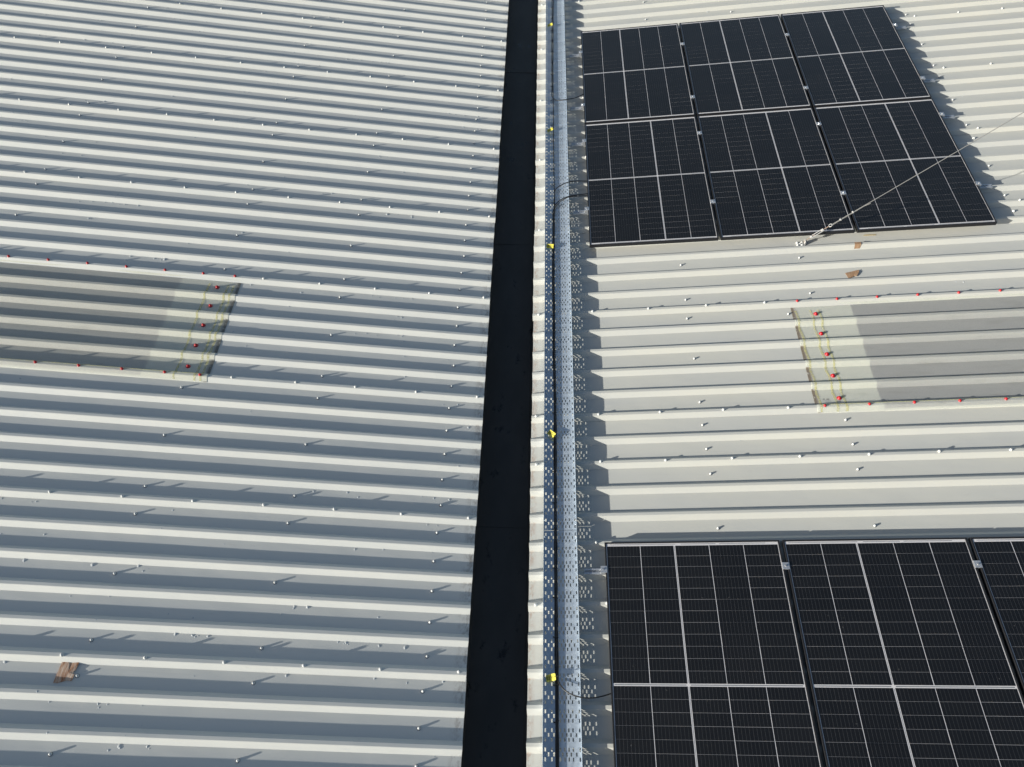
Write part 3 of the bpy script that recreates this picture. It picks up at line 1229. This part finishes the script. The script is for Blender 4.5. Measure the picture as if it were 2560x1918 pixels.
# ------------------------------------------------------------------ scraps lying on the roof
def scrap(name, F, pts, z, m, label, lift=None, thick=0.0025, cat='scrap'):
    c = Vector((sum(p[0] for p in pts) / len(pts), sum(p[1] for p in pts) / len(pts), 0))
    bm = bmesh.new()
    top = []
    for i, p in enumerate(pts):
        dz = lift[i] if lift else 0.0
        top.append(bm.verts.new((p[0] - c.x, p[1] - c.y, dz + thick)))
    bot = [bm.verts.new((v.co.x, v.co.y, v.co.z - thick)) for v in top]
    ct = bm.verts.new((0, 0, sum(v.co.z for v in top) / len(top) + 0.002))
    cb = bm.verts.new((0, 0, ct.co.z - thick))
    n_ = len(pts)
    for i in range(n_):
        j = (i + 1) % n_
        bm.faces.new((top[i], top[j], ct))
        bm.faces.new((bot[j], bot[i], cb))
        bm.faces.new((bot[i], bot[j], top[j], top[i]))
    bmesh.ops.recalc_face_normals(bm, faces=bm.faces)
    o = part(name, bm, m, None, F @ T(c.x, c.y, z))
    return tag(o, label, cat)


scrap('cardboard_scrap', FR, [(2.060, -0.408), (2.112, -0.396), (2.1705, -0.384), (2.166, -0.410), (2.149, -0.437), (2.136, -0.452), (2.130, -0.449), (2.118, -0.446), (2.110, -0.457), (2.090, -0.463), (2.072, -0.4686)],
      -H + 0.001, M_CARD, 'torn brown cardboard scrap lying flat between ribs above the right rooflight', [0.001, 0.001, 0.006, 0.009, 0.007, 0.005, 0.004, 0.002, 0.002, 0.001, 0.001])
bm = bmesh.new()
rows = []
for (dv, n_, j0, j1) in ((0.024, 0.004, 0.001, -0.001), (0.012, 0.0046, 0.0, 0.001), (-0.0005, 0.0040, 0.0, 0.0), (-0.012, -0.0115, -0.003, -0.004), (-0.0235, -0.0265, -0.006, -0.010)):
    row = []
    for i in range(4):
        u = 2.196 + 0.0505 * i / 3 + (j0 if i < 2 else j1)
        row.append((u, rib_v('R', 12, u) + dv + random.gauss(0, 0.0008), n_ + random.gauss(0, 0.0004)))
    rows.append(row)
c0 = Vector((2.22, rib_v('R', 12, 2.22), 0.0))
for zz in (0.0, -0.0018):
    g = [[bm.verts.new(Vector(p) - c0 + Vector((0, 0, zz))) for p in row] for row in rows]
    for p, q in zip(g, g[1:]):
        for i in range(3):
            bm.faces.new((p[i], p[i + 1], q[i + 1], q[i]))
bmesh.ops.recalc_face_normals(bm, faces=bm.faces)
o = part('cardboard_scrap', bm, M_CARD, None, FR @ T(*c0))
tag(o, 'small square brown scrap lying across a rib below the six-panel array', 'scrap')
scrap('tape_scrap', FR, [(2.300, 0.016), (2.3185, 0.029), (2.360, 0.0275), (2.4056, 0.0255), (2.402, 0.009), (2.360, 0.010), (2.314, 0.0106)],
      -H + 0.0008, M_TAPE, 'pale yellowish strip lying at the foot of the six-panel array', None, 0.0012)
# weathered piece leaning against a rib on the left slope
kv = lambda u: rib_v('L', 1, u) - 0.026
scrap('cardboard_scrap', FL, [(-3.1300, -3.648), (-3.095, -3.642), (-3.078, -3.644), (-3.0334, -3.640), (-3.038, -3.665), (-3.0410, -3.690), (-3.049, -3.700), (-3.0475, -3.708), (-3.0385, -3.714), (-3.040, -3.735), (-3.0430, -3.749), (-3.070, -3.747), (-3.090, -3.755), (-3.1134, -3.764), (-3.1365, -3.763), (-3.133, -3.70)],
      -H + 0.001, M_WOODY, 'torn brown scrap caught on a screw at the lower left of the left slope',
      [0.004, 0.005, 0.002, 0.006, 0.005, 0.005, 0.004, 0.004, 0.005, 0.004, 0.003, 0.001, 0.001, 0.0, 0.0, 0.002], 0.0022)

# ------------------------------------------------------------------ water drops on the paint
bm = bmesh.new()
rd = random.Random(11)


def drop(F, side, u, v, n, r, el, tilt):
    Md = F @ T(u, v, n) @ RZm(rd.uniform(-0.5, 0.5)) @ Matrix.Rotation(tilt, 4, 'X') @ Matrix.Diagonal((r * rd.uniform(0.7, 1.3), r * el, r * 0.38, 1))
    ring = []
    for rr, zz, s in ((1.0, 0.0, 7), (0.75, 0.6, 7)):
        ring.append([bm.verts.new(Md @ Vector((rr * math.cos(2 * math.pi * i / s) * rd.uniform(0.85, 1.1), rr * math.sin(2 * math.pi * i / s) * rd.uniform(0.85, 1.1), zz))) for i in range(s)])
    t = bm.verts.new(Md @ Vector((0, 0, 0.9)))
    for i in range(7):
        j = (i + 1) % 7
        bm.faces.new((ring[0][i], ring[0][j], ring[1][j], ring[1][i]))
        bm.faces.new((ring[1][i], ring[1][j], t))


for cl in range(270):
    side = 'L' if rd.random() < 0.8 else 'R'
    kk = rd.randint(-2, 44)
    u = rd.uniform(-6.0, -0.95) if side == 'L' else rd.uniform(0.0, 4.6)
    if side == 'L' and 11 < kk < 17 and u < -2.7:
        continue
    if side == 'R' and (3 < kk < 9 and u > 1.4):
        continue
    v0 = rib_v(side, kk, u)
    if not in_view(side, u, v0, 0, 30):
        continue
    if side == 'R' and u < 3.4 and (v0 > -0.1 and v0 < 3.6 or v0 < -2.6):
        continue
    for d in range(rd.choice((1, 1, 2, 3, 5, 7))):
        du = rd.gauss(0, 0.14)
        if (side == 'L' and u + du > -0.92) or (side == 'R' and u + du < -0.05):
            continue
        where = rd.random()
        r = abs(rd.gauss(0.0036, 0.0022)) + 0.0016
        if where < 0.70:
            dv = -0.030 - abs(rd.gauss(0, 0.016))
            n = -H - 0.0006
            drop(FL if side == 'L' else FR, side, u + du, rib_v(side, kk, u + du) + dv, n, r, rd.uniform(0.8, 1.6), 0)
        elif where < 0.85:
            drop(FL if side == 'L' else FR, side, u + du, rib_v(side, kk, u + du) + rd.uniform(0.004, 0.018), -0.0003, r * 0.8, 1.0, 0)
        else:
            drop(FL if side == 'L' else FR, side, u + du, rib_v(side, kk, u + du) + rd.uniform(0.06, 0.16), -H - 0.0008, r * 1.1, 1.0, 0)
bmesh.ops.recalc_face_normals(bm, faces=bm.faces)
o = part('water_drops', bm, M_WATER, None, None, True)
tag(o, 'small water drops scattered over the painted roof sheets', 'water drops', None, 'stuff')

# ------------------------------------------------------------------ ground far below the roof
bm = bmesh.new()
bm.faces.new([bm.verts.new(p) for p in ((-600, -600, -7.5), (600, -600, -7.5), (600, 600, -7.5), (-600, 600, -7.5))])
o = part('ground', bm, M_GROUND)
tag(o, kind='structure')
